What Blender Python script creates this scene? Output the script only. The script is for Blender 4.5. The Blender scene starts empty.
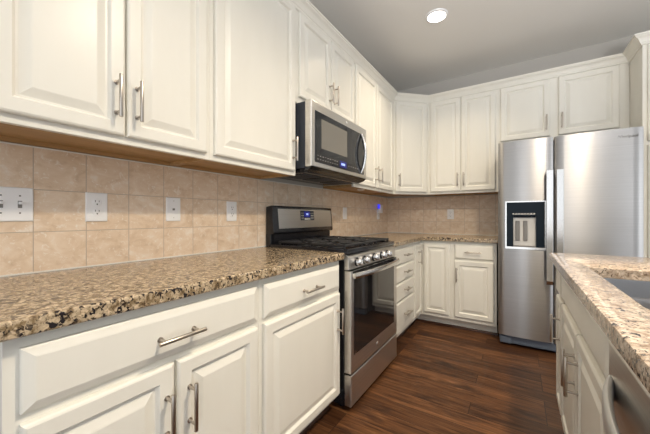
import bpy, bmesh, math, random
from mathutils import Vector, Matrix
random.seed(7)
R = math.radians
scene = bpy.context.scene
COL = scene.collection

# ------------------------------------------------------------------ camera, world, lights, exposure
ZC = 2.7611            # ceiling height
YB = 3.7793            # back wall
XR, YF = 5.2, -3.4     # extent of the floor and ceiling towards the open-plan room
cam_d = bpy.data.cameras.new('camera'); cam = bpy.data.objects.new('camera', cam_d); COL.objects.link(cam)
cam_d.sensor_fit = 'HORIZONTAL'; cam_d.sensor_width = 36.0
cam_d.lens = 36.0 * 297.22 / 650.0
cam_d.clip_start = 0.02
cam.location = (1.4703, 0.0, 1.1156)
cam.rotation_euler = (R(90), 0, 0.5771)
cam_d.shift_y = 0.19 / 650.0
scene.camera = cam

world = bpy.data.worlds.new('world'); scene.world = world; world.use_nodes = True
wn = world.node_tree; bg = wn.nodes['Background']
# glow standing in for the unseen room behind; bright bands added for fridge streaks
tc = wn.nodes.new('ShaderNodeTexCoord'); sx = wn.nodes.new('ShaderNodeSeparateXYZ'); wn.links.new(tc.outputs['Generated'], sx.inputs[0])
az = wn.nodes.new('ShaderNodeMath'); az.operation = 'ARCTAN2'                       # azimuth measured from straight behind, positive to the right
ny = wn.nodes.new('ShaderNodeMath'); ny.operation = 'MULTIPLY'; ny.inputs[1].default_value = -1; wn.links.new(sx.outputs[1], ny.inputs[0])
wn.links.new(sx.outputs[0], az.inputs[0]); wn.links.new(ny.outputs[0], az.inputs[1])
mr = wn.nodes.new('ShaderNodeMapRange'); mr.inputs[1].default_value = -math.pi; mr.inputs[2].default_value = math.pi; wn.links.new(az.outputs[0], mr.inputs[0])
wr = wn.nodes.new('ShaderNodeValToRGB'); wn.links.new(mr.outputs[0], wr.inputs[0])
W0 = (0.41, 0.43, 0.445, 1); W1 = (1.15, 1.2, 1.25, 1)
def azp(deg): return 0.5 + deg / 360.0
stops = [(0.0, W0), (azp(-1 - 2), W0)]
for a0, a1 in ((-2.0, 1.5), (19.0, 22.0), (38.0, 46.0)): stops += [(azp(a0 - 1), W0), (azp(a0), W1), (azp(a1), W1), (azp(a1 + 1), W0)]
WR = tuple(c * .52 for c in W0[:3]) + (1,)
stops += [(azp(52), W0), (azp(66), WR), (1.0, WR)]
el = wr.color_ramp.elements
while len(el) < len(stops): el.new(0.5)
for e, (p, c) in zip(el, stops): e.position = p; e.color = c
wn.links.new(wr.outputs[0], bg.inputs[0]); bg.inputs[1].default_value = 2.0

vs = scene.view_settings
vs.view_transform = 'Standard'; vs.look = 'None'; vs.gamma = 1.0; vs.use_curve_mapping = False
vs.exposure = 0.25

def area(name, loc, rot, sx, sy, power, color, shape='RECTANGLE', spread=180):
    l = bpy.data.lights.new(name, 'AREA'); l.shape = shape; l.size = sx; l.size_y = sy
    l.energy = power; l.color = color; l.spread = R(spread)
    o = bpy.data.objects.new(name, l); COL.objects.link(o); o.location = loc; o.rotation_euler = rot
    return o
# added fill light, aimed up at the ceiling from behind the camera
def aim(p, q): return (Vector(q) - Vector(p)).to_track_quat('-Z', 'Y').to_euler()
FP = (2.5, -0.6, 1.30)
area('bounce_fill', FP, aim(FP, (2.3, 0.5, ZC)), 0.5, 0.5, 36, (0.98, 0.98, 1.0), spread=92)
# recessed ceiling lamps (the one in view and its neighbours over the island and the aisle)
CANS = [(0.91, 2.53), (2.02, 1.02)]
CANP = [8, 34]
CANW = [125, 148]
for (x, y), p, w_ in zip(CANS, CANP, CANW):
    area('ceiling_lamp', (x, y, ZC - 0.0125), (0, 0, 0), 0.125, 0.125, p, (1.0, 0.84, 0.62), 'DISK', w_)

# ------------------------------------------------------------------ materials
def mat(name):
    m = bpy.data.materials.new(name); m.use_nodes = True
    nt = m.node_tree
    return m, nt, nt.nodes['Principled BSDF']
def node(nt, t, **kw):
    n = nt.nodes.new(t)
    for k, v in kw.items():
        setattr(n, k, v)
    return n
def simple(name, c, rough=0.5, metal=0.0, spec=0.5, coat=0.0, emit=None, es=0.0):
    m, nt, b = mat(name)
    b.inputs['Base Color'].default_value = (*c, 1); b.inputs['Roughness'].default_value = rough
    b.inputs['Metallic'].default_value = metal; b.inputs['Specular IOR Level'].default_value = spec
    b.inputs['Coat Weight'].default_value = coat
    if emit:
        b.inputs['Emission Color'].default_value = (*emit, 1); b.inputs['Emission Strength'].default_value = es
    return m
def ramp(nt, stops, interp='LINEAR'):
    r = node(nt, 'ShaderNodeValToRGB'); r.color_ramp.interpolation = interp
    el = r.color_ramp.elements
    while len(el) < len(stops): el.new(0.5)
    for e, (p, c) in zip(el, stops):
        e.position = p; e.color = (*c, 1) if len(c) == 3 else c
    return r
def noise(nt, vec, scale, detail=4, rough=0.55, dist=0.0):
    n = node(nt, 'ShaderNodeTexNoise'); n.inputs['Scale'].default_value = scale
    n.inputs['Detail'].default_value = detail; n.inputs['Roughness'].default_value = rough
    n.inputs['Distortion'].default_value = dist
    nt.links.new(vec, n.inputs['Vector']); return n
def mapping(nt, vec, scale=(1, 1, 1), rot=(0, 0, 0), loc=(0, 0, 0)):
    n = node(nt, 'ShaderNodeMapping'); n.inputs['Scale'].default_value = scale
    n.inputs['Rotation'].default_value = rot; n.inputs['Location'].default_value = loc
    nt.links.new(vec, n.inputs['Vector']); return n.outputs[0]
def mixc(nt, fac, a, b, mode='MIX'):
    n = node(nt, 'ShaderNodeMix', data_type='RGBA', blend_type=mode)
    L = nt.links
    for s, v in ((n.inputs[0], fac), (n.inputs[6], a), (n.inputs[7], b)):
        if isinstance(v, (int, float)): s.default_value = v
        elif isinstance(v, tuple): s.default_value = (*v, 1)
        else: L.new(v, s)
    return n.outputs[2]
def bump(nt, b, h, strength=0.2, dist=0.01):
    n = node(nt, 'ShaderNodeBump'); n.inputs['Strength'].default_value = strength; n.inputs['Distance'].default_value = dist
    nt.links.new(h, n.inputs['Height']); nt.links.new(n.outputs[0], b.inputs['Normal'])
def pos(nt):
    return node(nt, 'ShaderNodeNewGeometry').outputs['Position']

def make_paint():
    m, nt, b = mat('cream_cabinet_paint')
    p = pos(nt)
    n = noise(nt, mapping(nt, p, (9, 9, 2.5)), 1.0, 3)
    r = ramp(nt, [(0.3, (0.82, 0.80, 0.73)), (0.75, (0.85, 0.83, 0.76))])
    nt.links.new(n.outputs[0], r.inputs[0]); nt.links.new(r.outputs[0], b.inputs['Base Color'])
    b.inputs['Roughness'].default_value = 0.30; b.inputs['Specular IOR Level'].default_value = 0.32
    n2 = noise(nt, mapping(nt, p, (60, 60, 4)), 1.0, 3); bump(nt, b, n2.outputs[0], 0.03, 0.002)
    return m
PAINT = make_paint()

def make_granite(name, tan, cream, brown, k0, ksc, kmask):
    m, nt, b = mat(name)
    p = pos(nt)
    n1 = noise(nt, p, 46, 5, 0.7, 0.5)
    r1 = ramp(nt, [(0.30, brown), (0.42, tan), (0.53, cream), (0.68, tuple(min(1, c * 1.35) for c in cream))])
    nt.links.new(n1.outputs[0], r1.inputs[0])
    n2 = noise(nt, mapping(nt, p, loc=(3, 1, 7)), 105, 4, 0.6, 0.3)
    r2 = ramp(nt, [(0.36, (1, 1, 1)), (0.44, (0, 0, 0))]); nt.links.new(n2.outputs[0], r2.inputs[0])
    c = mixc(nt, r2.outputs[0], r1.outputs[0], tuple(0.6 * x for x in brown))
    nq = noise(nt, mapping(nt, p, loc=(2, 6, 1)), 62, 2, 0.5, 0.5)              # pale quartz grains
    rq = ramp(nt, [(0.60, (0, 0, 0)), (0.65, (0.7, 0.7, 0.7))]); nt.links.new(nq.outputs[0], rq.inputs[0])
    c = mixc(nt, rq.outputs[0], c, tuple(min(0.85, 1.6 * x) for x in cream))
    n3 = noise(nt, mapping(nt, p, loc=(9, 4, 2)), ksc, 3, 0.55, 0.6)             # black mica grains
    r3 = ramp(nt, [(k0, (0, 0, 0)), (k0 + 0.02, (1, 1, 1))]); nt.links.new(n3.outputs[0], r3.inputs[0])
    n4 = noise(nt, mapping(nt, p, loc=(1, 8, 5)), 14, 2)
    r4 = ramp(nt, [(kmask, (0, 0, 0)), (kmask + 0.12, (1, 1, 1))]); nt.links.new(n4.outputs[0], r4.inputs[0])
    k = node(nt, 'ShaderNodeMath', operation='MULTIPLY'); nt.links.new(r3.outputs[0], k.inputs[0]); nt.links.new(r4.outputs[0], k.inputs[1])
    c = mixc(nt, k.outputs[0], c, (0.018, 0.015, 0.018))
    nt.links.new(c, b.inputs['Base Color'])
    b.inputs['Roughness'].default_value = 0.16
    return m
GRANITE = make_granite('tan_granite', (0.25, 0.175, 0.095), (0.47, 0.37, 0.25), (0.07, 0.042, 0.024), 0.553, 78, 0.32)
GRANITE2 = make_granite('lightened_granite', (0.34, 0.25, 0.18), (0.45, 0.37, 0.295), (0.16, 0.105, 0.065), 0.58, 110, 0.40)  # island copy: finer specks, and reflected light put into the paler colour
def make_tile(name, axis, off):
    m, nt, b = mat(name)
    p = pos(nt); s = node(nt, 'ShaderNodeSeparateXYZ'); nt.links.new(p, s.inputs[0])
    cx = node(nt, 'ShaderNodeCombineXYZ')
    nt.links.new(s.outputs[axis], cx.inputs[0]); nt.links.new(s.outputs[2], cx.inputs[1])
    v = mapping(nt, cx.outputs[0], loc=(-off, -0.9085 + 0.1535, 0))
    br = node(nt, 'ShaderNodeTexBrick', offset=0.0, squash=1.0)
    nt.links.new(v, br.inputs['Vector'])
    for k, val in (('Scale', 1.0), ('Mortar Size', 0.0016), ('Mortar Smooth', 0.3), ('Bias', 0.0), ('Brick Width', 0.15625), ('Row Height', 0.1535)):
        br.inputs[k].default_value = val
    br.inputs['Color1'].default_value = (0, 0, 0, 1); br.inputs['Color2'].default_value = (1, 1, 1, 1); br.inputs['Mortar'].default_value = (0.5, 0.5, 0.5, 1)
    # travertine clouds, shifted from tile to tile
    off3 = node(nt, 'ShaderNodeVectorMath', operation='ADD')
    nt.links.new(p, off3.inputs[0]); sc = node(nt, 'ShaderNodeVectorMath', operation='SCALE'); sc.inputs['Scale'].default_value = 7.0
    nt.links.new(br.outputs['Color'], sc.inputs[0]); nt.links.new(sc.outputs[0], off3.inputs[1])
    n = noise(nt, mapping(nt, off3.outputs[0], (1, 1, 1.6)), 13, 6, 0.62, 0.6)
    r = ramp(nt, [(0.30, (0.62, 0.46, 0.31)), (0.45, (0.74, 0.58, 0.425)), (0.58, (0.80, 0.655, 0.51)), (0.69, (0.86, 0.77, 0.67))])
    nt.links.new(n.outputs[0], r.inputs[0])
    tint = mixc(nt, 0.16, r.outputs[0], mixc(nt, br.outputs['Color'], (0.66, 0.49, 0.34), (0.84, 0.66, 0.50)))
    n2 = noise(nt, off3.outputs[0], 40, 5, 0.75, 1.2)
    r2 = ramp(nt, [(0.56, (0, 0, 0)), (0.64, (1, 1, 1))]); nt.links.new(n2.outputs[0], r2.inputs[0])
    f2 = node(nt, 'ShaderNodeMath', operation='MULTIPLY'); f2.inputs[1].default_value = 0.62; nt.links.new(r2.outputs[0], f2.inputs[0])
    tint = mixc(nt, f2.outputs[0], tint, (0.90, 0.84, 0.77))
    c = mixc(nt, br.outputs['Fac'], tint, (0.50, 0.40, 0.31))
    nt.links.new(c, b.inputs['Base Color']); b.inputs['Roughness'].default_value = 0.42
    inv = node(nt, 'ShaderNodeMath', operation='SUBTRACT'); inv.inputs[0].default_value = 1.0; nt.links.new(br.outputs['Fac'], inv.inputs[1])
    bump(nt, b, inv.outputs[0], 0.5, 0.003)
    return m
TILE_L = make_tile('travertine_tile_left', 1, 0.323)
TILE_B = make_tile('travertine_tile_back', 0, 0.32)

def make_floor():
    m, nt, b = mat('dark_hardwood_planks')
    p = pos(nt)
    br = node(nt, 'ShaderNodeTexBrick', offset=0.39, offset_frequency=3, squash=1.0)
    nt.links.new(mapping(nt, p, loc=(0.3, 0.02, 0)), br.inputs['Vector'])
    for k, val in (('Scale', 1.0), ('Mortar Size', 0.0022), ('Mortar Smooth', 0.2), ('Bias', 0.0), ('Brick Width', 0.95), ('Row Height', 0.125)):
        br.inputs[k].default_value = val
    br.inputs['Color1'].default_value = (0, 0, 0, 1); br.inputs['Color2'].default_value = (1, 1, 1, 1); br.inputs['Mortar'].default_value = (0.5, 0.5, 0.5, 1)
    sh = node(nt, 'ShaderNodeVectorMath', operation='SCALE'); sh.inputs['Scale'].default_value = 9.0
    nt.links.new(br.outputs['Color'], sh.inputs[0])
    ad = node(nt, 'ShaderNodeVectorMath', operation='ADD'); nt.links.new(p, ad.inputs[0]); nt.links.new(sh.outputs[0], ad.inputs[1])
    g = noise(nt, mapping(nt, ad.outputs[0], (3.0, 40, 1)), 1.0, 7, 0.7, 1.0)
    r = ramp(nt, [(0.30, (0.020, 0.009, 0.004)), (0.45, (0.080, 0.034, 0.014)), (0.58, (0.130, 0.058, 0.024)), (0.70, (0.20, 0.10, 0.045))])
    nt.links.new(g.outputs[0], r.inputs[0])
    pl = mixc(nt, br.outputs['Color'], (0.55, 0.50, 0.48), (1.3, 1.25, 1.2))
    c = mixc(nt, 1.0, r.outputs[0], pl, 'MULTIPLY')
    k = noise(nt, mapping(nt, ad.outputs[0], (3.2, 8, 1)), 1.0, 3, 0.5, 0.4)      # knots and dark clouds
    rk = ramp(nt, [(0.58, (0, 0, 0)), (0.72, (1, 1, 1))]); nt.links.new(k.outputs[0], rk.inputs[0])
    c = mixc(nt, rk.outputs[0], c, (0.035, 0.015, 0.008))
    c = mixc(nt, br.outputs['Fac'], c, (0.03, 0.014, 0.008))
    nt.links.new(c, b.inputs['Base Color'])
    b.inputs['Roughness'].default_value = 0.45; b.inputs['Specular IOR Level'].default_value = 0.22
    inv = node(nt, 'ShaderNodeMath', operation='SUBTRACT'); nt.links.new(g.outputs[0], inv.inputs[0]); nt.links.new(br.outputs['Fac'], inv.inputs[1])
    bump(nt, b, inv.outputs[0], 0.25, 0.004)
    return m
FLOOR = make_floor()

def make_steel(name, c, rough, aniso=0.6, brush='H'):
    m, nt, b = mat(name)
    b.inputs['Metallic'].default_value = 1.0
    p = pos(nt)
    n = noise(nt, mapping(nt, p, (1.5, 1.5, 420) if brush == 'H' else (420, 420, 1.5)), 1.0, 3)
    r = ramp(nt, [(0.3, tuple(x * 0.93 for x in c)), (0.7, tuple(min(1, x * 1.05) for x in c))])
    nt.links.new(n.outputs[0], r.inputs[0]); nt.links.new(r.outputs[0], b.inputs['Base Color'])
    b.inputs['Roughness'].default_value = rough
    b.inputs['Anisotropic'].default_value = aniso
    t = node(nt, 'ShaderNodeCombineXYZ'); t.inputs[2].default_value = 1.0; nt.links.new(t.outputs[0], b.inputs['Tangent'])
    return m
STEEL = make_steel('brushed_stainless_steel', (0.44, 0.428, 0.42), 0.30, 0.85)
STEEL2 = make_steel('brightened_brushed_steel', (0.70, 0.68, 0.655), 0.34, 0.6)  # lighter copy of the steel, reflected brightness put into its colour
STEEL_BAR = simple('polished_steel', (0.72, 0.71, 0.70), 0.2, 1.0)
NICKEL = simple('satin_nickel', (0.50, 0.45, 0.40), 0.28, 1.0)
SINKM = simple('sink_steel', (0.50, 0.50, 0.52), 0.35, 1.0)
BLACK = simple('black_enamel', (0.012, 0.012, 0.015), 0.18)
BLACKM = simple('matte_black_iron', (0.02, 0.02, 0.022), 0.5)
CHAR = simple('charcoal_plastic', (0.035, 0.038, 0.048), 0.4)
NAVY = simple('dark_slate_case', (0.022, 0.028, 0.042), 0.35)
GLASSB = simple('dark_oven_glass', (0.012, 0.011, 0.012), 0.035, 0.0, 0.9)
MWGLASS = simple('microwave_window_glass', (0.018, 0.02, 0.024), 0.05, 0.0, 0.4)
MWMESH = simple('microwave_window_mesh', (0.22, 0.205, 0.18), 0.14, 0.3, 0.7)
GREYP = simple('light_grey_plastic', (0.62, 0.60, 0.57), 0.35)
MIDG = simple('mid_grey_plastic', (0.20, 0.19, 0.18), 0.35)
WHITEP = simple('white_plastic', (0.86, 0.86, 0.87), 0.3)
SLOT = simple('dark_slot', (0.03, 0.03, 0.03), 0.6)
BLUED = simple('blue_display', (0.01, 0.01, 0.04), 0.2, emit=(0.03, 0.05, 0.6), es=0.22)
BLUEW = simple('lit_digits', (0.2, 0.3, 0.9), 0.3, emit=(0.55, 0.65, 1.0), es=0.5)
BLUEL = simple('blue_led', (0.02, 0.02, 0.3), 0.3, emit=(0.05, 0.05, 0.9), es=0.9)
LENS = simple('lamp_lens', (0.9, 0.9, 0.9), 0.4, emit=(1, 0.95, 0.86), es=6)
GRILLE = simple('slate_grille_plastic', (0.12, 0.145, 0.19), 0.4)
CAULK = simple('white_caulk', (0.80, 0.77, 0.72), 0.5)
WALLP = simple('grey_wall_paint', (0.48, 0.455, 0.42), 0.7)
CEILP = simple('ceiling_paint', (0.78, 0.765, 0.735), 0.8)
SHOE = simple('dark_shoe_moulding', (0.06, 0.025, 0.014), 0.4)
BADGE = simple('chrome_badge', (0.75, 0.75, 0.75), 0.25, 1.0)
BADGED = simple('grey_badge_ink', (0.22, 0.22, 0.22), 0.5)
def make_wood():
    m, nt, b = mat('unpainted_cabinet_wood')
    n = noise(nt, mapping(nt, pos(nt), (30, 2.5, 30)), 1.0, 4, 0.6, 0.4)
    r = ramp(nt, [(0.3, (0.36, 0.20, 0.075)), (0.7, (0.52, 0.32, 0.14))])
    nt.links.new(n.outputs[0], r.inputs[0]); nt.links.new(r.outputs[0], b.inputs['Base Color']); b.inputs['Roughness'].default_value = 0.4
    return m
WOOD = make_wood()

# ------------------------------------------------------------------ builders
class MB:
    def __init__(s): s.bm = bmesh.new()
    def _merge(s, t):
        me = bpy.data.meshes.new('t'); t.to_mesh(me); t.free(); s.bm.from_mesh(me); bpy.data.meshes.remove(me)
    def box(s, x0, x1, y0, y1, z0, z1, bev=0.0, seg=1, M=None):
        t = bmesh.new(); bmesh.ops.create_cube(t, size=1)
        for v in t.verts:
            v.co = Vector((x0 + (v.co.x + .5) * (x1 - x0), y0 + (v.co.y + .5) * (y1 - y0), z0 + (v.co.z + .5) * (z1 - z0)))
        if bev > 0: bmesh.ops.bevel(t, geom=list(t.edges), offset=bev, segments=seg, affect='EDGES', profile=0.5)
        if M: t.transform(M)
        s._merge(t); return s
    def cyl(s, p0, p1, r0, r1=None, n=20, bev=0.0):
        r1 = r0 if r1 is None else r1
        p0, p1 = Vector(p0), Vector(p1); d = p1 - p0
        t = bmesh.new(); bmesh.ops.create_cone(t, cap_ends=True, segments=n, radius1=r0, radius2=r1, depth=d.length)
        if bev > 0:
            es = [e for e in t.edges if abs(e.verts[0].co.z - e.verts[1].co.z) < 1e-6]
            bmesh.ops.bevel(t, geom=es, offset=bev, segments=2, affect='EDGES', profile=0.5)
        q = d.to_track_quat('Z', 'Y')
        t.transform(Matrix.Translation((p0 + p1) / 2) @ q.to_matrix().to_4x4()); s._merge(t); return s
    def prism(s, pts, lo, hi, axis='x', bev=0.0):
        """closed polygon pts (two coords) swept along axis"""
        t = bmesh.new()
        def mk(a, q):
            return Vector((a, q[0], q[1])) if axis == 'x' else (Vector((q[0], a, q[1])) if axis == 'y' else Vector((q[0], q[1], a)))
        A = [t.verts.new(mk(lo, q)) for q in pts]; B = [t.verts.new(mk(hi, q)) for q in pts]
        n = len(pts)
        for i in range(n): t.faces.new((A[i], A[(i + 1) % n], B[(i + 1) % n], B[i]))
        t.faces.new(A); t.faces.new(B)
        bmesh.ops.recalc_face_normals(t, faces=t.faces)
        if bev > 0: bmesh.ops.bevel(t, geom=list(t.edges), offset=bev, segments=2, affect='EDGES', profile=0.5)
        s._merge(t); return s
    def rings(s, x0, x1, z0, z1, prof, yb):
        """rectangular nested rings (inset, y); closed at the back at yb: a door or drawer front facing -Y"""
        t = bmesh.new(); L = []
        for ins, y in [(0, yb)] + prof:
            L.append([t.verts.new((x0 + ins, y, z0 + ins)), t.verts.new((x1 - ins, y, z0 + ins)), t.verts.new((x1 - ins, y, z1 - ins)), t.verts.new((x0 + ins, y, z1 - ins))])
        for a, b in zip(L, L[1:]):
            for i in range(4): t.faces.new((a[i], a[(i + 1) % 4], b[(i + 1) % 4], b[i]))
        t.faces.new(L[-1]); t.faces.new(L[0][::-1])
        bmesh.ops.recalc_face_normals(t, faces=t.faces); s._merge(t); return s
    def tube(s, path, r, n=10, sx=1.0, sy=1.0, up=Vector((0, 0, 1))):
        t = bmesh.new(); P = [Vector(p) for p in path]; L = []
        for i, p in enumerate(P):
            d = (P[min(i + 1, len(P) - 1)] - P[max(i - 1, 0)]).normalized()
            a = d.cross(up)
            if a.length < 1e-4: a = d.cross(Vector((1, 0, 0)))
            a.normalize(); b = a.cross(d).normalized()
            L.append([t.verts.new(p + a * r * sx * math.cos(k * 2 * math.pi / n + math.pi / n) + b * r * sy * math.sin(k * 2 * math.pi / n + math.pi / n)) for k in range(n)])
        for A, B in zip(L, L[1:]):
            for k in range(n): t.faces.new((A[k], A[(k + 1) % n], B[(k + 1) % n], B[k]))
        t.faces.new(L[0][::-1]); t.faces.new(L[-1])
        bmesh.ops.recalc_face_normals(t, faces=t.faces); s._merge(t); return s
    def lathe(s, prof, c, n=32, axis='z', cap=True):
        t = bmesh.new(); L = []
        for r, z in prof:
            ring = []
            for k in range(n):
                a = 2 * math.pi * k / n
                v = Vector((r * math.cos(a), r * math.sin(a), z)) if axis == 'z' else (Vector((r * math.cos(a), z, r * math.sin(a))) if axis == 'y' else Vector((z, r * math.cos(a), r * math.sin(a))))
                ring.append(t.verts.new(v + Vector(c)))
            L.append(ring)
        for A, B in zip(L, L[1:]):
            for k in range(n): t.faces.new((A[k], A[(k + 1) % n], B[(k + 1) % n], B[k]))
        if cap and prof[0][0] > 1e-6: t.faces.new(L[0][::-1])
        if cap and prof[-1][0] > 1e-6: t.faces.new(L[-1])
        bmesh.ops.remove_doubles(t, verts=t.verts, dist=1e-6)
        bmesh.ops.recalc_face_normals(t, faces=t.faces); s._merge(t); return s
    def build(s, name, m, parent=None, smooth=False, kind=None, label=None):
        me = bpy.data.meshes.new(name); s.bm.to_mesh(me); s.bm.free(); me.materials.append(m)
        if smooth:
            for f in me.polygons: f.use_smooth = True
            me.set_sharp_from_angle(angle=R(40))
        o = bpy.data.objects.new(name, me); COL.objects.link(o)
        if parent: o.parent = parent
        if kind: o['kind'] = kind
        if label: o['label'] = label
        return o

def tag(o, label, cat, group=None):
    o['label'] = label; o['category'] = cat
    if group: o['group'] = group
    return o
def thing(name, loc, rz, label, cat, group=None):
    o = bpy.data.objects.new(name, None); COL.objects.link(o)
    o.empty_display_size = 0.1
    o.location = loc; o.rotation_euler = (0, 0, rz)
    return tag(o, label, cat, group)
LEFT, BACK, ISL, DIAG = R(90), 0.0, R(-90), R(45)      # local -Y is the front of every unit

DOOR_T = 0.02
def door(x0, x1, z0, z1, parent, name='door', y0=0.0, stile=0.052):
    f = y0 - DOOR_T
    prof = [(0.0, f + 0.006), (0.003, f + 0.0025), (0.008, f), (stile - 0.009, f), (stile - 0.006, f + 0.003), (stile - 0.001, f + 0.0115), (stile + 0.005, f + 0.0115),
            (stile + 0.028, f + 0.0025), (stile + 0.032, f + 0.0015)]
    return MB().rings(x0, x1, z0, z1, prof, y0 - 0.0005).build(name, PAINT, parent)
def slab(x0, x1, z0, z1, parent, name='drawer_front', y0=0.0, bw=0.022):
    f = y0 - DOOR_T
    prof = [(0.0, f + 0.010), (0.003, f + 0.0075), (bw - 0.004, f + 0.0012), (bw, f)]
    return MB().rings(x0, x1, z0, z1, prof, y0 - 0.0005).build(name, PAINT, parent)
def pull(x, z, parent, vert=True, L=0.142, y0=0.0, r=0.006):
    f = y0 - DOOR_T; yb = f - 0.034; h = L * 0.36
    m = MB()
    if vert:
        m.cyl((x, yb, z - L / 2), (x, yb, z + L / 2), r, n=16, bev=0.001)
        for s in (-1, 1): m.cyl((x, f + 0.002, z + s * h), (x, yb, z + s * h), 0.0048, n=12); m.cyl((x, f + 0.004, z + s * h), (x, f - 0.002, z + s * h), 0.008, n=14)
    else:
        m.cyl((x - L / 2, yb, z), (x + L / 2, yb, z), r, n=16, bev=0.001)
        for s in (-1, 1): m.cyl((x + s * h, f + 0.002, z), (x + s * h, yb, z), 0.0048, n=12); m.cyl((x + s * h, f + 0.004, z), (x + s * h, f - 0.002, z), 0.008, n=14)
    return m.build('bar_pull', NICKEL, parent, True)
def upper_body(W, D, z0, z1, root):
    m = MB()
    m.box(0, W, 0, 0.02, z0, z1, 0.0012)                                   # face frame
    m.box(0.0005, W - 0.0005, 0.02, D - 0.002, z0 + 0.022, z1 - 0.001)
    m.build('cabinet_body', PAINT, root)
    w = MB()                                                               # unpainted underside: panel, side and hanging rails
    w.box(0.002, W - 0.002, 0.0205, D - 0.003, z0 + 0.017, z0 + 0.0215)
    w.box(0.001, 0.016, 0.0205, D - 0.003, z0 + 0.001, z0 + 0.017); w.box(W - 0.016, W - 0.001, 0.0205, D - 0.003, z0 + 0.001, z0 + 0.017)
    w.box(0.016, W - 0.016, D - 0.02, D - 0.003, z0 + 0.001, z0 + 0.017)
    w.build('underside_panel', WOOD, root, label='unpainted golden wood underside')

# ------------------------------------------------------------------ the room
def struct(name, m, mt): return m.build(name, mt, None, kind='structure')
struct('floor', MB().box(-0.1, 4.3, -1.7, YB + 0.1, -0.1, 0.0), FLOOR)
struct('ceiling', MB().box(-0.1, XR + 0.1, YF - 0.1, YB + 0.1, ZC, ZC + 0.1), CEILP)
struct('wall_left', MB().box(-0.1, 0.0, -1.7, YB + 0.1, 0, ZC), WALLP)
struct('wall_back', MB().box(0.0, 4.3, YB, YB + 0.1, 0, ZC), WALLP)
# ------------------------------------------------------------------ base cabinets
FX, UX = 0.61, 0.31            # face-frame fronts of base and wall cabinets on the left run
def base_body(W, root, D=0.605, z1=0.875, shoe=True, toe=True):
    m = MB(); m.box(0, W, 0, 0.02, 0.10, z1, 0.0012); m.box(0.0005, W - 0.0005, 0.02, D, 0.1005, z1 - 0.001)
    m.build('cabinet_body', PAINT, root)
    if toe:
        MB().box(0, W, 0.075, 0.09, 0.0, 0.1).build('toe_kick', PAINT, root)
        if shoe: MB().prism([(0.062, 0.0), (0.075, 0.0), (0.075, 0.02), (0.070, 0.019), (0.064, 0.012)], 0, W, 'x').build('shoe_moulding', SHOE, root)

y0 = 0.144; r = thing('base_cabinet', (FX, y0, 0), LEFT, 'wide cream base cabinet with one long drawer over two doors at the near left', 'cabinet')
base_body(0.840 - y0, r)
d = slab(.169 - y0, .821 - y0, .712, .847, r); pull(.497 - y0, .772, d, False)
d = door(.169 - y0, .4885 - y0, .122, .690, r); pull(.4885 - y0 - .024, .548, d)
d = door(.4985 - y0, .821 - y0, .122, .690, r); pull(.4985 - y0 + .036, .548, d)
y0 = 0.8405; r = thing('base_cabinet', (FX, y0, 0), LEFT, 'cream base cabinet with one drawer over one door, just left of the range', 'cabinet')
base_body(1.466 - y0, r)
d = slab(.859 - y0, 1.450 - y0, .712, .847, r); pull(1.162 - y0, .772, d, False)
d = door(.859 - y0, 1.450 - y0, .122, .690, r); pull(1.420 - y0, .543, d)
y0 = 2.2535; r = thing('base_cabinet', (FX, y0, 0), LEFT, 'cream base cabinet of four stacked drawers just beyond the range', 'cabinet')
base_body(2.888 - y0, r)
for a, b, in ((.712, .842), (.560, .702), (.402, .550), (.132, .392)):
    d = slab(2.268 - y0, 2.872 - y0, a, b, r, bw=.012); pull(2.62 - y0, (a + b) / 2 + .006, d, False)
# L-shaped corner cabinet, two narrow doors meeting in the inside corner
r = thing('corner_base_cabinet', (0, 0, 0), 0, 'cream corner base cabinet with two narrow doors meeting in the inside corner', 'cabinet')
m = MB(); m.box(0.002, .59, 2.889, YB - .002, .1005, .874); m.box(.59, .61, 2.889, YB - .63, .10, .875, .001); m.box(.59, .9135, YB - .59, YB - .002, .1005, .874); m.box(.59, .9135, YB - .61, YB - .59, .10, .875, .001)
m.build('cabinet_body', PAINT, r)
m = MB(); m.box(.52, .535, 2.889, YB - .535, 0, .1); m.box(.52, .9135, YB - .535, YB - .52, 0, .1); m.build('toe_kick', PAINT, r)
m = MB(); m.box(.535, .547, 2.889, YB - .547, 0, .019); m.box(.535, .9135, YB - .547, YB - .535, 0, .019); m.build('shoe_moulding', SHOE, r)
def sub(o, frame): o.matrix_local = frame; return o
d = sub(door(0, .235, .136, .842, r, stile=.042), Matrix.Translation((FX, 2.905, 0)) @ Matrix.Rotation(LEFT, 4, 'Z')); pull(.105, .716, d)
sub(door(0, .246, .136, .842, r, stile=.042), Matrix.Translation((.645, YB - .61, 0)))
x0 = .914; r = thing('base_cabinet', (x0, YB - .61, 0), BACK, 'cream base cabinet with one drawer over one door, beside the refrigerator', 'cabinet')
base_body(1.302 - x0, r)
d = slab(.942 - x0, 1.277 - x0, .708, .846, r, bw=.014); pull(1.108 - x0, .778, d, False)
d = door(.942 - x0, 1.277 - x0, .136, .690, r); pull(.962 - x0, .553, d)

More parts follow.
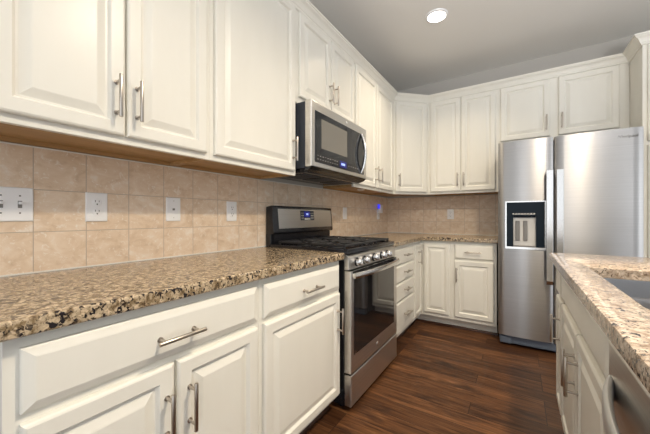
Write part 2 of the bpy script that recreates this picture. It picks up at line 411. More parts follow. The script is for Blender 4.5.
# ------------------------------------------------------------------ wall cabinets
UZ0, UZ1 = 1.372, 2.44
DZ0, DZ1 = 1.397, 2.402
y0 = .144; r = thing('wall_cabinet', (UX, y0, 0), LEFT, 'near left cream wall cabinet with two doors above the light switches', 'cabinet')
upper_body(.832 - y0, UX, UZ0, UZ1, r)
d = door(.167 - y0, .4865 - y0, DZ0, DZ1, r); pull(.4865 - y0 - .028, 1.521, d)
d = door(.4935 - y0, .812 - y0, DZ0, DZ1, r); pull(.4935 - y0 + .030, 1.521, d)
y0 = .8325; r = thing('wall_cabinet', (UX, y0, 0), LEFT, 'cream wall cabinet with one wide door, left of the microwave', 'cabinet')
upper_body(1.447 - y0, UX, UZ0, UZ1, r)
d = door(.853 - y0, 1.427 - y0, DZ0, DZ1, r); pull(1.398 - y0, 1.525, d)
y0 = 1.4475; r = thing('wall_cabinet', (UX, y0, 0), LEFT, 'short cream wall cabinet with two doors above the microwave', 'cabinet')
upper_body(2.222 - y0, UX, 1.832, UZ1, r)
d = door(1.470 - y0, 1.838 - y0, 1.872, DZ1, r); pull(1.838 - y0 - .025, 2.005, d)
d = door(1.846 - y0, 2.206 - y0, 1.872, DZ1, r); pull(1.846 - y0 + .035, 2.005, d)
y0 = 2.2225; r = thing('wall_cabinet', (UX, y0, 0), LEFT, 'cream wall cabinet with two doors between the microwave and the corner', 'cabinet')
upper_body(3.177 - y0, UX, UZ0, UZ1, r)
d = door(2.240 - y0, 2.666 - y0, DZ0, DZ1, r); pull(2.666 - y0 - .035, 1.525, d)
d = door(2.682 - y0, 3.115 - y0, DZ0, DZ1, r); pull(2.682 - y0 + .045, 1.525, d)
# diagonal corner
P1, P2 = Vector((UX, 3.178, 0)), Vector((.605, YB - UX, 0)); WD = (P2 - P1).length
ang = math.atan2(P2.y - P1.y, P2.x - P1.x)
r = thing('corner_wall_cabinet', P1, ang, 'cream diagonal corner wall cabinet with one door', 'cabinet')
Minv = (Matrix.Translation(P1) @ Matrix.Rotation(ang, 4, 'Z')).inverted()
def poly(pts): return [(q.x, q.y) for q in (Minv @ Vector((a, b, 0)) for a, b in pts)]
pts = poly([(UX, 3.178), (.605, YB - UX), (.605, YB - .003), (.003, YB - .003), (.003, 3.178)])
MB().prism(pts, UZ0 + .022, UZ1, 'z').box(0, WD, 0, .02, UZ0, UZ0 + .05).build('cabinet_body', PAINT, r)
MB().prism(poly([(UX - .02, 3.182), (.601, YB - UX + .02), (.601, YB - .004), (.004, YB - .004), (.004, 3.182)]), UZ0 + .017, UZ0 + .0215, 'z').build('underside_panel', WOOD, r, label='unpainted golden wood underside')
d = door(.022, WD - .022, DZ0, DZ1, r); pull(.055, 1.525, d)
x0 = .6055; r = thing('wall_cabinet', (x0, YB - UX, 0), BACK, 'tall cream wall cabinet with two doors left of the refrigerator', 'cabinet')
upper_body(1.300 - x0, UX, UZ0, UZ1, r)
d = door(.640 - x0, .949 - x0, DZ0, DZ1, r); pull(.949 - x0 - .026, 1.519, d)
d = door(.957 - x0, 1.275 - x0, DZ0, DZ1, r); pull(.957 - x0 + .026, 1.519, d)
x0 = 1.3005; r = thing('wall_cabinet', (x0, YB - UX, 0), BACK, 'short wide cream wall cabinet with two doors above the refrigerator', 'cabinet')
upper_body(2.249 - x0, UX, 1.832, UZ1, r)
d = door(1.319 - x0, 1.715 - x0, 1.872, DZ1, r); pull(1.715 - x0 - .026, 1.995, d)
d = door(1.777 - x0, 2.185 - x0, 1.872, DZ1, r); pull(1.777 - x0 + .026, 1.995, d)
# tall pantry at the right of the refrigerator
x0 = 2.25; r = thing('pantry_cabinet', (x0, YB - .61, 0), BACK, 'tall cream pantry cabinet at the right edge beside the refrigerator', 'cabinet')
m = MB(); m.box(0, .70, 0, .02, .10, UZ1, .0012); m.box(0, .70, .02, .607, .1, UZ1 - .001); m.build('cabinet_body', PAINT, r)
MB().box(0, .70, .075, .09, 0, .1).build('toe_kick', PAINT, r)
d = door(.026, .345, 1.682, DZ1, r); pull(.345 - .03, 1.80, d)
d = door(.355, .674, 1.682, DZ1, r); pull(.355 + .03, 1.80, d)
d = door(.026, .345, .136, 1.652, r); pull(.345 - .03, 1.1, d)
d = door(.355, .674, .136, 1.652, r); pull(.355 + .03, 1.1, d)

# crown moulding, one mitred run
def sweep(path, prof):
    """path in plan, outward side on the right of the direction of travel; prof (out, z)"""
    t = bmesh.new(); P = [Vector(p) for p in path]; L = []
    for i, p in enumerate(P):
        ns = []
        if i > 0: dd = (P[i] - P[i - 1]).normalized(); ns.append(Vector((dd.y, -dd.x)))
        if i < len(P) - 1: dd = (P[i + 1] - P[i]).normalized(); ns.append(Vector((dd.y, -dd.x)))
        n = ns[0] if len(ns) == 1 else (ns[0] + ns[1]) / (1 + ns[0].dot(ns[1]))
        L.append([t.verts.new((p.x + n.x * o, p.y + n.y * o, z)) for o, z in prof])
    k = len(prof)
    for A, B in zip(L, L[1:]):
        for j in range(k): t.faces.new((A[j], A[(j + 1) % k], B[(j + 1) % k], B[j]))
    t.faces.new(L[0][::-1]); t.faces.new(L[-1])
    bmesh.ops.recalc_face_normals(t, faces=t.faces)
    m = MB(); m._merge(t); return m
CR = [(0.0005, 2.408), (0.008, 2.408), (0.012, 2.412), (0.013, 2.420), (0.018, 2.424), (0.023, 2.436), (0.032, 2.450), (0.045, 2.459), (0.048, 2.462), (0.048, 2.467), (0.055, 2.470), (0.055, 2.480), (0.0005, 2.480)]
o = sweep([(UX, .144), (UX, 3.178), (.605, YB - UX), (2.25, YB - UX), (2.25, YB - .61), (2.95, YB - .61)], CR).build('crown_moulding', PAINT)
tag(o, 'cream crown moulding running along the tops of the wall cabinets', 'moulding')

# ------------------------------------------------------------------ worktops and backsplash
def counter_edge_box(m, x0, x1, y0, y1, bev=0.006): m.box(x0, x1, y0, y1, .876, .914, bev, 3)
m = MB(); counter_edge_box(m, .0095, .645, .126, 1.4725)
tag(m.build('countertop', GRANITE), 'speckled tan granite worktop on the near left base cabinets', 'worktop')
t = bmesh.new()
pts = [(.0095, 2.2525), (.645, 2.2525), (.645, YB - .645), (1.314, YB - .645), (1.314, YB - .0095), (.0095, YB - .0095)]
m = MB(); m.prism(pts, .876, .914, 'z', .005)
tag(m.build('countertop', GRANITE), 'l-shaped speckled tan granite worktop in the far corner beyond the range', 'worktop')

r = thing('tile_backsplash', (0, 1.9, .914), 0, 'square beige travertine tile backsplash on the left wall behind the range', 'backsplash')
iv = Matrix.Translation((0, -1.9, -.914))
def pb(m, name, mt, rt, M):
    o = m.build(name, mt, rt); o.data.transform(M); return o
pb(MB().box(.0005, .009, .10, YB - .0005, .9145, 1.3655), 'tiles', TILE_L, r, iv)
pb(MB().box(.009, .0125, .126, YB - .012, .9145, .9195).box(.0005, .0095, .10, YB - .001, 1.3655, 1.3712), 'caulk_line', CAULK, r, iv)
r = thing('tile_backsplash', (.65, YB, .914), 0, 'square brown travertine tile backsplash on the back wall beside the refrigerator', 'backsplash')
iv = Matrix.Translation((-.65, -YB, -.914))
pb(MB().box(.0095, 1.314, YB - .009, YB - .0005, .9145, 1.3655), 'tiles', TILE_B, r, iv)
pb(MB().box(.0125, 1.314, YB - .0125, YB - .009, .9145, .9195), 'caulk_line', CAULK, r, iv)

# ------------------------------------------------------------------ range
RY0, RY1 = 1.490, 2.2465; RW = RY1 - RY0
r = thing('gas_range', (.662, RY0, 0), LEFT, 'freestanding stainless steel gas range with black cooktop between the left base cabinets', 'range')
m = MB(); m.box(.004, RW - .004, .03, .640, .03, .90)
for xx in (.05, RW - .05):
    for yy in (.07, .57): m.cyl((xx, yy, 0), (xx, yy, .032), .018)
m.build('oven_body', BLACK, r)
# cooktop with a raised rim
m = MB(); m.box(0, RW, .005, .622, .898, .922, .006, 2); m.build('cooktop', BLACK, r, True)
m = MB(); m.box(0, RW, .005, .03, .919, .931, .004, 2); m.box(0, .022, .03, .622, .919, .931, .004, 2); m.box(RW - .022, RW, .03, .622, .919, .931, .004, 2)
m.build('cooktop_rim', BLACK, r, True)
# control panel
m = MB(); m.prism([(0.0, .812), (.03, .812), (.03, .905), (.026, .905), (.004, .888), (-.001, .880)], 0, RW, 'x', .002)
m.build('control_panel', STEEL2, r)
for i, xx in enumerate((.096, .198, .345, .475, .578)):
    k = MB(); k.lathe([(.026, 0), (.026, -.004), (.021, -.006)], (xx, -.001, .850), 28, 'y'); k.build('knob_collar', BLACK, r, True)
    k = MB(); k.lathe([(.0205, -.005), (.0195, -.026), (.017, -.029), (0, -.029)], (xx, -.001, .850), 28, 'y')
    k.box(xx - .005, xx + .005, -.042, -.026, .833, .867, .002, 2)
    k.build('control_knob', STEEL_BAR, r, True)
# door: steel frame, window, handle
m = MB(); m.rings(.002, RW - .002, .222, .806, [(0, -.010), (.002, -.0135), (.006, -.015)], .028); dr = m.build('oven_door', STEEL2, r)
m = MB(); m.rings(.034, RW - .072, .322, .772, [(0, -.0165), (.001, -.0172)], -.0148); m.build('oven_window', GLASSB, dr)
m = MB(); m.rings(.02, RW - .03, .776, .806, [(0, -.0165)], -.0148); m.build('door_vent_strip', BLACK, dr)
n = 21; path = []
for i in range(n):
    t_ = i / (n - 1); path.append((.012 + t_ * (RW - .024), -.030 - .030 * math.sin(math.pi * t_) ** .7, .782 + .0 * t_))
m = MB(); m.tube(path, .017, 12, .62, 1.0)
for xx in (.024, RW - .024): m.box(xx - .012, xx + .012, -.038, -.0145, .770, .795, .003)
m.build('door_handle', STEEL_BAR, dr, True)
m = MB(); m.lathe([(.013, 0), (.013, -.002), (0, -.002)], (RW / 2, -.0149, .268), 24, 'y'); m.build('door_badge', BADGE, dr, True)
m = MB(); m.rings(.002, RW - .002, .035, .212, [(0, -.010), (.002, -.0135), (.006, -.015)], .028); m.build('storage_drawer', STEEL2, r)
# backguard: recessed riser, black housing, steel fascia, clock
m = MB(); m.box(.022, RW - .022, .589, .643, .918, 1.02); m.build('backguard_riser', BLACK, r)
m = MB(); m.prism([(.570, 1.006), (.582, .998), (.647, .998), (.647, 1.188), (.598, 1.196), (.587, 1.192)], 0, RW, 'x', .006); m.build('backguard', BLACK, r, True)
for xx in (0, RW - .02): MB().box(xx, xx + .02, .602, .647, .89, 1.0, .002).build('backguard_post', BLACK, r)
def fascia(xa, xb, za, zb, out, name, mt, th=.003):
    def yat(z): return .570 + (z - 1.006) * (.587 - .570) / (1.192 - 1.006)
    return MB().prism([(yat(za) - out, za), (yat(za) - out + th, za), (yat(zb) - out + th, zb), (yat(zb) - out, zb)], xa, xb, 'x').build(name, mt, r)
fascia(.052, RW - .022, 1.036, 1.174, .0018, 'backguard_fascia', STEEL2)
fascia(.300, .475, 1.092, 1.166, .0036, 'clock_panel', CHAR)
fascia(.346, .420, 1.116, 1.160, .0046, 'clock_display', BLUED)
fascia(.370, .398, 1.132, 1.146, .0052, 'clock_digits', BLUEW)
m_ = MB()
def yat(z): return .570 + (z - 1.006) * (.587 - .570) / (1.192 - 1.006)
for xx in (.310, .326, .432, .446, .460):
    for zz in (1.106, 1.125, 1.144): m_.box(xx, xx + .008, yat(zz) - .0048, yat(zz) - .003, zz, zz + .006)
m_.box(.346, .420, yat(1.10) - .0048, yat(1.10) - .003, 1.097, 1.107)
m_.build('touch_buttons', GREYP, r)
# grates and burners
gz = .953
for i in range(3):
    xa = .030 + i * .2335; xb = xa + .229
    g = MB(); w_ = .011
    for yy in (.045, .30, .555): g.box(xa, xb, yy - w_ / 2, yy + w_ / 2, gz - .012, gz, .002)
    for xx in (xa + w_ / 2, xb - w_ / 2): g.box(xx - w_ / 2, xx + w_ / 2, .045, .555, gz - .012, gz, .002)
    xm = (xa + xb) / 2
    for yc in (.172, .428):
        for a in range(8):
            an = a * math.pi / 4; c_, s_ = math.cos(an), math.sin(an)
            ro = .127 if a % 2 == 0 else .155
            ro = min(ro, (.113 / max(1e-6, abs(c_))) if abs(c_) > .1 else 1, (.125 / max(1e-6, abs(s_))) if abs(s_) > .1 else 1)
            Mx = Matrix.Translation((xm, yc, 0)) @ Matrix.Rotation(an, 4, 'Z')
            g.box(.030, ro, -.0045, .0045, gz - .011, gz + .001, .0015, 1, Mx)
    for xx in (xa + .006, xb - .006):
        for yy in (.05, .55): g.box(xx - .006, xx + .006, yy - .006, yy + .006, .921, gz - .006)
    g.build('burner_grate', BLACKM, r)
    for yc in ((.172, .428) if i != 1 else (.30,)):
        b_ = MB(); b_.lathe([(.048, .0), (.046, .006), (.036, .009), (.036, .014)], (xm, yc, .9215), 28); b_.lathe([(.034, .014), (.034, .020), (.030, .022), (0, .022)], (xm, yc, .9215), 28)
        b_.build('burner', BLACKM, r, True)

# ------------------------------------------------------------------ microwave
MX, MY0, MY1, MZ0, MZ1 = .428, 1.4505, 2.2195, 1.413, 1.829
MW = MY1 - MY0
r = thing('microwave_oven', (MX, MY0, MZ0), LEFT, 'stainless steel over-the-range microwave under the short wall cabinet', 'microwave')
H = MZ1 - MZ0
m = MB(); m.box(.004, MW - .004, .052, MX - .010, .004, H - .003, .003); m.box(.010, MW - .010, .045, .055, .02, H - .015); m.build('microwave_case', NAVY, r)
m = MB()
m.rings(0, MW, .012, H, [(0, .004), (.003, .001), (.006, 0)], .045); dr = m.build('microwave_door', STEEL2, r)
m = MB(); m.rings(.040, MW - .058, .042, H - .058, [(0, -.0022), (.001, -.0026)], .0002); m.build('door_glass', MWGLASS, dr)
m = MB(); m.rings(.105, MW - .330, .135, H - .095, [(0, -.0034)], -.0024); m.build('window_mesh', MWMESH, dr)
m = MB(); m.rings(.040, MW - .052, .044, .100, [(0, -.0036)], -.0024); cp = m.build('control_strip', BLACK, r)
m = MB(); m.rings(.335, .430, .052, .096, [(0, -.0046)], -.0034); m.build('display', BLUED, cp)
m = MB()
m.rings(.352, .405, .066, .082, [(0, -.0052)], -.0045)
m.build('display_digits', BLUEW, cp)
for i in range(9):
    m = MB(); m.rings(.058 + i * .029, .072 + i * .029, .080 if i % 3 else .084, .087, [(0, -.0042)], -.0034); m.build('touch_button', MIDG, cp)
    MB().rings(.058 + i * .029, .072 + i * .029, .060, .065, [(0, -.0042)], -.0034).build('touch_button', MIDG, cp)
for i in range(5): MB().rings(.455 + i * .036, .472 + i * .036, .072, .078, [(0, -.0042)], -.0034).build('touch_button', MIDG, cp)
path = []
for i in range(17):
    t_ = i / 16; path.append((MW - .105, -.004 - .036 * math.sin(math.pi * t_) ** .8, .050 + t_ * (H - .11)))
m = MB(); m.tube(path, .013, 12, 1.0, .75, Vector((1, 0, 0))); m.build('door_handle', STEEL_BAR, dr, True)
m = MB(); m.box(.02, MW - .02, .05, MX - .03, -.020, .005, .004)
m.prism([(.0, .013), (.05, .004), (.05, -.014), (.02, -.004)], .006, MW - .006, 'x')
m.build('bottom_panel', BLACK, r)
m = MB()
for i in range(3):
    for k in range(9): m.box(.06 + i * .23, .06 + i * .23 + .19, .10 + k * .022, .112 + k * .022, -.0235, -.0205)
m.build('vent_filter', CHAR, r)
m = MB(); m.lathe([(.010, 0), (.010, -.0015), (0, -.0015)], (MW / 2 + .05, -.0001, H - .03), 20, 'y'); m.build('door_badge', BADGE, dr, True)

# ------------------------------------------------------------------ refrigerator
FX0, FX1, FY = 1.3195, 2.2235, 3.0155
FW = FX1 - FX0
r = thing('refrigerator', (FX0, FY, 0), BACK, 'side-by-side stainless steel refrigerator with ice and water dispenser against the back wall', 'refrigerator')
m = MB(); m.box(.004, FW - .004, .078, YB - .03 - FY, .03, 1.745, .004)
for xx in (.06, FW - .06):
    for yy in (.14, .66): m.cyl((xx, yy, 0), (xx, yy, .032), .02)
m.build('refrigerator_case', CHAR, r)
def fridge_door(x0, x1, name, hole=None):
    """gently bowed door front; hole = (xa, xb, za, zb) leaves an opening for the dispenser"""
    z0, z1 = .092, 1.767; t = bmesh.new()
    xs = set([x0, x1]); zs = set([z0, z1])
    n = 16
    for i in range(n + 1): xs.add(x0 + (x1 - x0) * i / n)
    if hole:
        xs = {x for x in xs if not (hole[0] - .012 < x < hole[0] + .012 or hole[1] - .012 < x < hole[1] + .012)} | {hole[0], hole[1], x0, x1}
        zs |= {hole[2], hole[3]}
    for i in range(1, 12): 
        zz = z0 + (z1 - z0) * i / 12
        if not hole or min(abs(zz - hole[2]), abs(zz - hole[3])) > .03: zs.add(zz)
    xs, zs = sorted(xs), sorted(zs)
    def yy(x):
        t_ = (x - x0) / (x1 - x0); e = min(t_, 1 - t_) * (x1 - x0)
        y = -.010 * math.sin(math.pi * t_) ** 1.0
        if e < .008: y += .008 * (1 - e / .008) ** 2
        return y + .010
    V = {(i, j): t.verts.new((x, yy(x) - .010 + .010, z)) for i, x in enumerate(xs) for j, z in enumerate(zs)}
    Bk = {(i, j): t.verts.new((x, .070, z)) for i, x in enumerate(xs) for j, z in enumerate(zs)}
    nx, nz = len(xs) - 1, len(zs) - 1
    def inh(i, j):
        return hole and hole[0] <= (xs[i] + xs[i + 1]) / 2 <= hole[1] and hole[2] <= (zs[j] + zs[j + 1]) / 2 <= hole[3]
    for i in range(nx):
        for j in range(nz):
            if inh(i, j): continue
            t.faces.new((V[i, j], V[i + 1, j], V[i + 1, j + 1], V[i, j + 1]))
            t.faces.new((Bk[i, j], Bk[i, j + 1], Bk[i + 1, j + 1], Bk[i + 1, j]))
            for (a, b, ci, cj) in (((i, j), (i + 1, j), i, j - 1), ((i + 1, j), (i + 1, j + 1), i + 1, j), ((i + 1, j + 1), (i, j + 1), i, j + 1), ((i, j + 1), (i, j), i - 1, j)):
                if not (0 <= ci < nx and 0 <= cj < nz) or inh(ci, cj):
                    t.faces.new((V[b], V[a], Bk[a], Bk[b]))
    bmesh.ops.recalc_face_normals(t, faces=t.faces)
    m = MB(); m._merge(t); return m.build(name, STEEL, r, True)
SPL0, SPL1 = 1.7065 - FX0, 1.7155 - FX0
DX0, DX1, DZa, DZb = 1.383 - FX0, 1.652 - FX0, .862, 1.243
dl = fridge_door(.001, SPL0, 'freezer_door', (DX0, DX1, DZa, DZb))
drr = fridge_door(SPL1, FW - .001, 'fresh_food_door')
def fhandle(xc, par):
    zt, zb = 1.492, .575; hw = .022; yo = -.062
    m = MB(); pr = [(yo, zt), (yo, zb + .03), (yo + .012, zb), (.008, zb - .012), (.008, zb + .012), (yo + .020, zb + .024), (yo + .014, zb + .04), (yo + .014, zt - .034), (.008, zt - .026), (.008, zt)]
    m.prism(pr, xc - hw, xc + hw, 'x', .002); return m.build('door_handle', STEEL_BAR, par)
fhandle(1.679 - FX0, dl); fhandle(1.744 - FX0, drr)
# dispenser
m = MB(); 
fr = .010
for (a, b, c, d_) in ((DX0 - fr, DX1 + fr, DZb - .002, DZb + fr), (DX0 - fr, DX1 + fr, DZa - fr - .008, DZa + .002), (DX0 - fr, DX0 + .002, DZa, DZb), (DX1 - .002, DX1 + fr, DZa, DZb)):
    m.box(a, b, -.004, .020, c, d_, .0015)
dp = m.build('dispenser_frame', STEEL_BAR, dl)
m = MB(); m.box(DX0, DX1, -.0015, .05, DZb - .115, DZb); m.box(DX0, DX0 + .05, .002, .06, DZa, DZb - .1); m.box(DX1 - .06, DX1, .002, .06, DZa, DZb - .1); m.box(DX0, DX1, .058, .069, DZa, DZb)
m.build('dispenser_housing', simple('dispenser_black_glass', (.006, .012, .020), .3, 0.0, .15), dl)
m = MB(); m.box(DX0 + .05, DX1 - .06, .030, .058, DZa + .012, 1.112); m.build('dispenser_back', GREYP, dl)
for a in (.066, .121): MB().box(DX0 + a, DX0 + a + .030, .020, .0305, .915, 1.085, .003).build('dispenser_paddle', MIDG, dl)
m = MB(); m.box(DX0 + .05, DX1 - .06, .004, .058, DZa, DZa + .010); m.build('drip_tray', MIDG, dl)
m = MB()
for i in range(8): m.cyl((DX0 + .050 + i * .021, -.001, 1.144), (DX0 + .050 + i * .021, -.0035, 1.144), .006, n=12)
for i in range(7): m.box(DX0 + .057 + i * .021, DX0 + .066 + i * .021, -.0025, -.001, 1.138, 1.142)
m.build('dispenser_buttons', GREYP, dl, True)
m = MB(); m.box(.010, FW - .010, .035, .080, .018, .082, .004)
for i in range(14): m.box(.12 + i * .05, .155 + i * .05, .028, .036, .03, .038)
m.box(.012, .10, .02, .036, .018, .078, .006); m.build('base_grille', GRILLE, r)
for xx in (.004, FW - .07): MB().box(xx, xx + .066, .085, .15, 1.745, 1.772, .004).build('hinge_cover', CHAR, r)
def text(body, size, M, mt, name, parent, ext=.0006):
    cu = bpy.data.curves.new('t', 'FONT'); cu.body = body; cu.size = size; cu.extrude = ext; cu.align_x = 'CENTER'; cu.align_y = 'CENTER'
    o = bpy.data.objects.new('t', cu); COL.objects.link(o); bpy.context.view_layer.update()
    me = bpy.data.meshes.new_from_object(o.evaluated_get(bpy.context.evaluated_depsgraph_get())); me.name = name
    bpy.data.objects.remove(o); bpy.data.curves.remove(cu)
    me.transform(M); me.materials.clear(); me.materials.append(mt)
    q = bpy.data.objects.new(name, me); COL.objects.link(q); q.parent = parent; return q
UP = Matrix.Rotation(R(90), 4, 'X')
text('Whirlpool', .028, Matrix.Translation((2.135 - FX0, .0035, 1.707)) @ UP, BADGED, 'brand_lettering', drr, .001)

# ------------------------------------------------------------------ island
IX, IE = 1.665, 2.098        # face frames, far end
def isl(y_far): return (IX, y_far, 0)
y0 = IE; r = thing('base_cabinet', isl(y0), ISL, 'narrow cream island cabinet with a drawer over one door, nearest the refrigerator', 'cabinet')
base_body(y0 - 1.8745, r, .60)
d = slab(.014, .212, .712, .847, r, bw=.012)
d = door(.014, .212, .122, .690, r, stile=.042); pull(.182, .545, d)
y0 = 1.874; r = thing('sink_cabinet', isl(y0), ISL, 'wide cream island sink cabinet with a blank false drawer front over two doors', 'cabinet')
W = y0 - .928
m = MB(); m.box(0, W, 0, .02, .10, .875, .0012); m.box(0, .018, .02, .60, .1, .874); m.box(W - .018, W, .02, .60, .1, .874); m.box(.018, W - .018, .02, .60, .1, .118); m.box(.018, W - .018, .585, .60, .118, .874)
m.build('cabinet_body', PAINT, r)
MB().box(0, W, .075, .09, 0, .1).build('toe_kick', PAINT, r)
MB().box(0, W, .063, .0755, 0, .019).build('shoe_moulding', SHOE, r)
slab(.02, W - .02, .712, .847, r, 'false_drawer_front')
d = door(.02, W / 2 - .008, .122, .690, r); pull(W / 2 - .008 - .030, .545, d)
d = door(W / 2 + .004, W - .02, .122, .690, r); pull(W / 2 + .004 + .036, .545, d)
# dishwasher
y0 = .924; r = thing('dishwasher', isl(y0), ISL, 'stainless steel dishwasher with a bowed bar handle built into the island', 'dishwasher')
W = .598
m = MB(); m.box(.004, W - .004, .03, .58, .10, .860)
for xx in (.05, W - .05):
    for yy in (.1, .5): m.cyl((xx, yy, 0), (xx, yy, .102), .015)
m.build('tub_case', BLACK, r)
m = MB(); m.rings(.003, W - .003, .105, .838, [(0, -.018), (.003, -.022), (.006, -.023)], .028); dr = m.build('dishwasher_door', STEEL2, r)
m = MB(); m.box(.003, W - .003, -.018, .03, .8385, .866, .002); m.build('control_strip', BLACK, r)
path = []
for i in range(21):
    t_ = i / 20; path.append((.030 + t_ * (W - .060), -.024 - .038 * math.sin(math.pi * t_) ** .8, .742))
m = MB(); m.tube(path, .026, 14, .34, 1.0); m.build('door_handle', simple('pale_satin_steel', (0.80, 0.82, 0.83), 0.42, 1.0), dr, True)
MB().box(.003, W - .003, .06, .075, 0, .10).build('toe_panel', BLACK, r)
# end panel of the island
o = MB().box(IX - .02, IX + .60, .300, .322, 0, .875, .001).build('island_end_panel', PAINT); tag(o, 'cream end panel closing the near end of the island beside the dishwasher', 'panel')
# granite top with the sink cut-out
HX0, HX1, HY0, HY1 = 1.709, 2.14, .93, 1.590
X0, X1, Y0_, Y1_ = 1.617, 2.56, .275, 2.128
t = bmesh.new()
def ringv(pts, z): return [t.verts.new((a, b, z)) for a, b in pts]
def rrect(x0, x1, y0, y1, rad, n=5):
    pts = []
    for cx, cy, a0 in ((x0 + rad, y0 + rad, 180), (x1 - rad, y0 + rad, 270), (x1 - rad, y1 - rad, 0), (x0 + rad, y1 - rad, 90)):
        for k in range(n + 1):
            a = R(a0 + 90 * k / n); pts.append((cx + rad * math.cos(a), cy + rad * math.sin(a)))
    return pts
loops = []
for rect, z in ((lambda i: rrect(X0 + i, X1 - i, Y0_ + i, Y1_ - i, .007), None),):
    for i, z in ((.004, .876), (.0, .880), (.0, .908), (.0018, .9122), (.006, .914)): loops.append(ringv(rect(i), z))
for i, z in ((-.003, .914), (0, .9115), (0, .876)): loops.append(ringv(rrect(HX0 + i, HX1 - i, HY0 + i, HY1 - i, .02), z))
n = len(loops[0])
loops.append(loops[0])
for A, B in zip(loops, loops[1:]):
    for k in range(n): t.faces.new((A[k], A[(k + 1) % n], B[(k + 1) % n], B[k]))
bmesh.ops.recalc_face_normals(t, faces=t.faces)
m = MB(); m._merge(t); o = m.build('countertop', GRANITE2, None, True); tag(o, 'speckled granite island worktop with an undermount sink cut into it', 'worktop')
# double-bowl sink
def bowl(x0, x1, y0, y1, zt, zb):
    t = bmesh.new(); L = []
    for i, z in ((0, zt), (.002, zt - .01), (.006, zb + .04), (.02, zb + .012), (.05, zb), (.12, zb - .003)):
        L.append([t.verts.new((a, b, z)) for a, b in rrect(x0 + i, x1 - i, y0 + i, y1 - i, .045)])
    n = len(L[0])
    for A, B in zip(L, L[1:]):
        for k in range(n): t.faces.new((A[k], A[(k + 1) % n], B[(k + 1) % n], B[k]))
    t.faces.new(L[-1])
    ret = bmesh.ops.solidify(t, geom=t.faces[:], thickness=.0015)
    m = MB(); m._merge(t); return m
r = thing('kitchen_sink', (1.93, 1.21, .876), 0, 'undermount stainless steel double-bowl sink set in the island worktop', 'sink')
iv = Matrix.Translation((-1.93, -1.21, -.876))
def sb(m, name, sm=True):
    o = m.build(name, SINKM, r, sm); o.data.transform(iv); return o
sb(bowl(HX0 - .002, HX1 + .002, 1.262, HY1 + .002, .8745, .68), 'sink_bowl'); sb(bowl(HX0 - .002, HX1 + .002, HY0 - .002, 1.238, .8745, .68), 'sink_bowl')
m = MB(); m.box(HX0 + .004, HX1 - .004, 1.236, 1.264, .852, .866, .004, 2); sb(m, 'divider')
for yy in (1.425, 1.085):
    m = MB(); m.lathe([(.042, .0), (.042, .002), (.03, .001), (0, -.001)], (1.93, yy, .6785), 24); sb(m, 'drain')

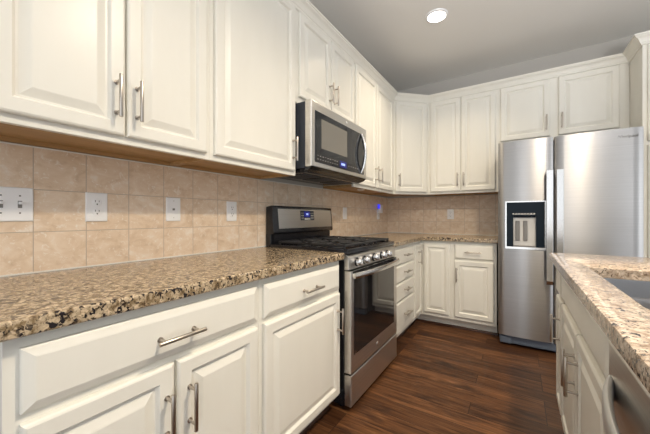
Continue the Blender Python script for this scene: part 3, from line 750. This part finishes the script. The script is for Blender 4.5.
# ------------------------------------------------------------------ wall plates
def plate(y, z, w, label, kind, wall='L'):
    h = .118
    if wall == 'L': r = thing('wall_outlet' if kind == 'duplex' else 'wall_plate', (.009, y, z), LEFT, label, 'outlet' if kind == 'duplex' else 'switch')
    else: r = thing('wall_outlet', (y, YB - .009, z), BACK, label, 'outlet')
    MB().rings(-w / 2, w / 2, -h / 2, h / 2, [(0, -.003), (.002, -.0055), (.004, -.006)], -.0002).build('cover_plate', WHITEP, r)
    s = MB()
    if kind == 'duplex':
        for zz in (-.0195, .0195):
            f = MB(); f.lathe([(.0172, -.0055), (.0172, -.0072), (.0160, -.0078), (0, -.0078)], (0, 0, zz), 24, 'y'); f.build('receptacle', WHITEP, r, True)
            s.box(-.0075, -.0055, -.0082, -.0076, zz + .001, zz + .009); s.box(.0055, .0075, -.0082, -.0076, zz + .001, zz + .008)
            s.cyl((0, -.0076, zz - .0075), (0, -.0082, zz - .0075), .0028, n=10)
        s.build('slots', SLOT, r)
    elif kind == 'toggle2':
        for xx in (-.023, .023):
            MB().box(xx - .0055, xx + .0055, -.0062, -.0058, -.0125, .0125).build('toggle_slot', MIDG, r)
            tt = MB(); tt.box(xx - .004, xx + .004, -.018, -.006, .0, .009, .001); tt.build('toggle', WHITEP, r)
            for zz in (-.03, .03): MB().cyl((xx, -.0058, zz), (xx, -.0066, zz), .003, n=10).build('screw', MIDG, r)
    elif kind == 'jack':
        s.box(-.006, .006, -.0066, -.0058, -.005, .005); s.build('jack', MIDG, r)
        for zz in (-.042, .042): MB().cyl((0, -.0058, zz), (0, -.0066, zz), .003, n=10).build('screw', GREYP, r)
    elif kind == 'rocker':
        MB().box(-.0165, .0165, -.009, -.0055, -.033, .033, .0015).build('rocker', WHITEP, r)
    return r
plate(0.265, 1.160, .116, 'white double toggle switch plate at the far left of the tiles', 'toggle2')
plate(0.514, 1.157, .076, 'white duplex outlet on the left tiles, nearest the double switch plate', 'duplex')
plate(0.839, 1.155, .074, 'white plate with one small jack on the left tiles between two outlets', 'jack')
plate(1.203, 1.151, .074, 'white duplex outlet on the left tiles close beside the range', 'duplex')
plate(2.607, 1.154, .074, 'white rocker switch plate on the left tiles just beyond the range', 'rocker')
plate(3.452, 1.148, .074, 'white duplex outlet near the corner with a blue night light plugged in', 'duplex')
plate(.794, 1.151, .074, 'white duplex outlet on the back wall tiles beside the refrigerator', 'duplex', 'B')
r = thing('night_light', (.0175, 3.452, 1.17), LEFT, 'small plug-in night light glowing blue on the outlet near the corner', 'night light')
MB().box(-.028, .028, -.045, -.0005, -.005, .10, .006, 2).build('housing', WHITEP, r, True)
MB().box(-.034, -.0275, -.030, .0, .05, .105, .002).build('led_panel', BLUEL, r)

# puck light under the wall cabinet and the ceiling light
r = thing('under_cabinet_light', (.178, 2.631, UZ0 + .0165), 0, 'round white puck light under the wall cabinet right of the microwave', 'light')
MB().lathe([(.036, 0), (.036, -.008), (.030, -.010)], (0, 0, 0), 28).build('housing', WHITEP, r, True)
MB().lathe([(.029, -.0095), (.026, -.012), (0, -.013)], (0, 0, 0), 28).build('lens', WHITEP, r, True)
x, y = CANS[0]
r = thing('recessed_ceiling_light', (x, y, ZC), 0, 'round white recessed downlight glowing in the ceiling', 'light')
MB().lathe([(.070, -.012), (.084, -.008), (.088, -.0005), (.070, -.0005), (.070, -.012)], (0, 0, 0), 40, cap=False).build('trim_ring', WHITEP, r, True)
MB().lathe([(.069, -.002), (.069, -.009), (0, -.009)], (0, 0, 0), 40).build('lens', LENS, r, True)
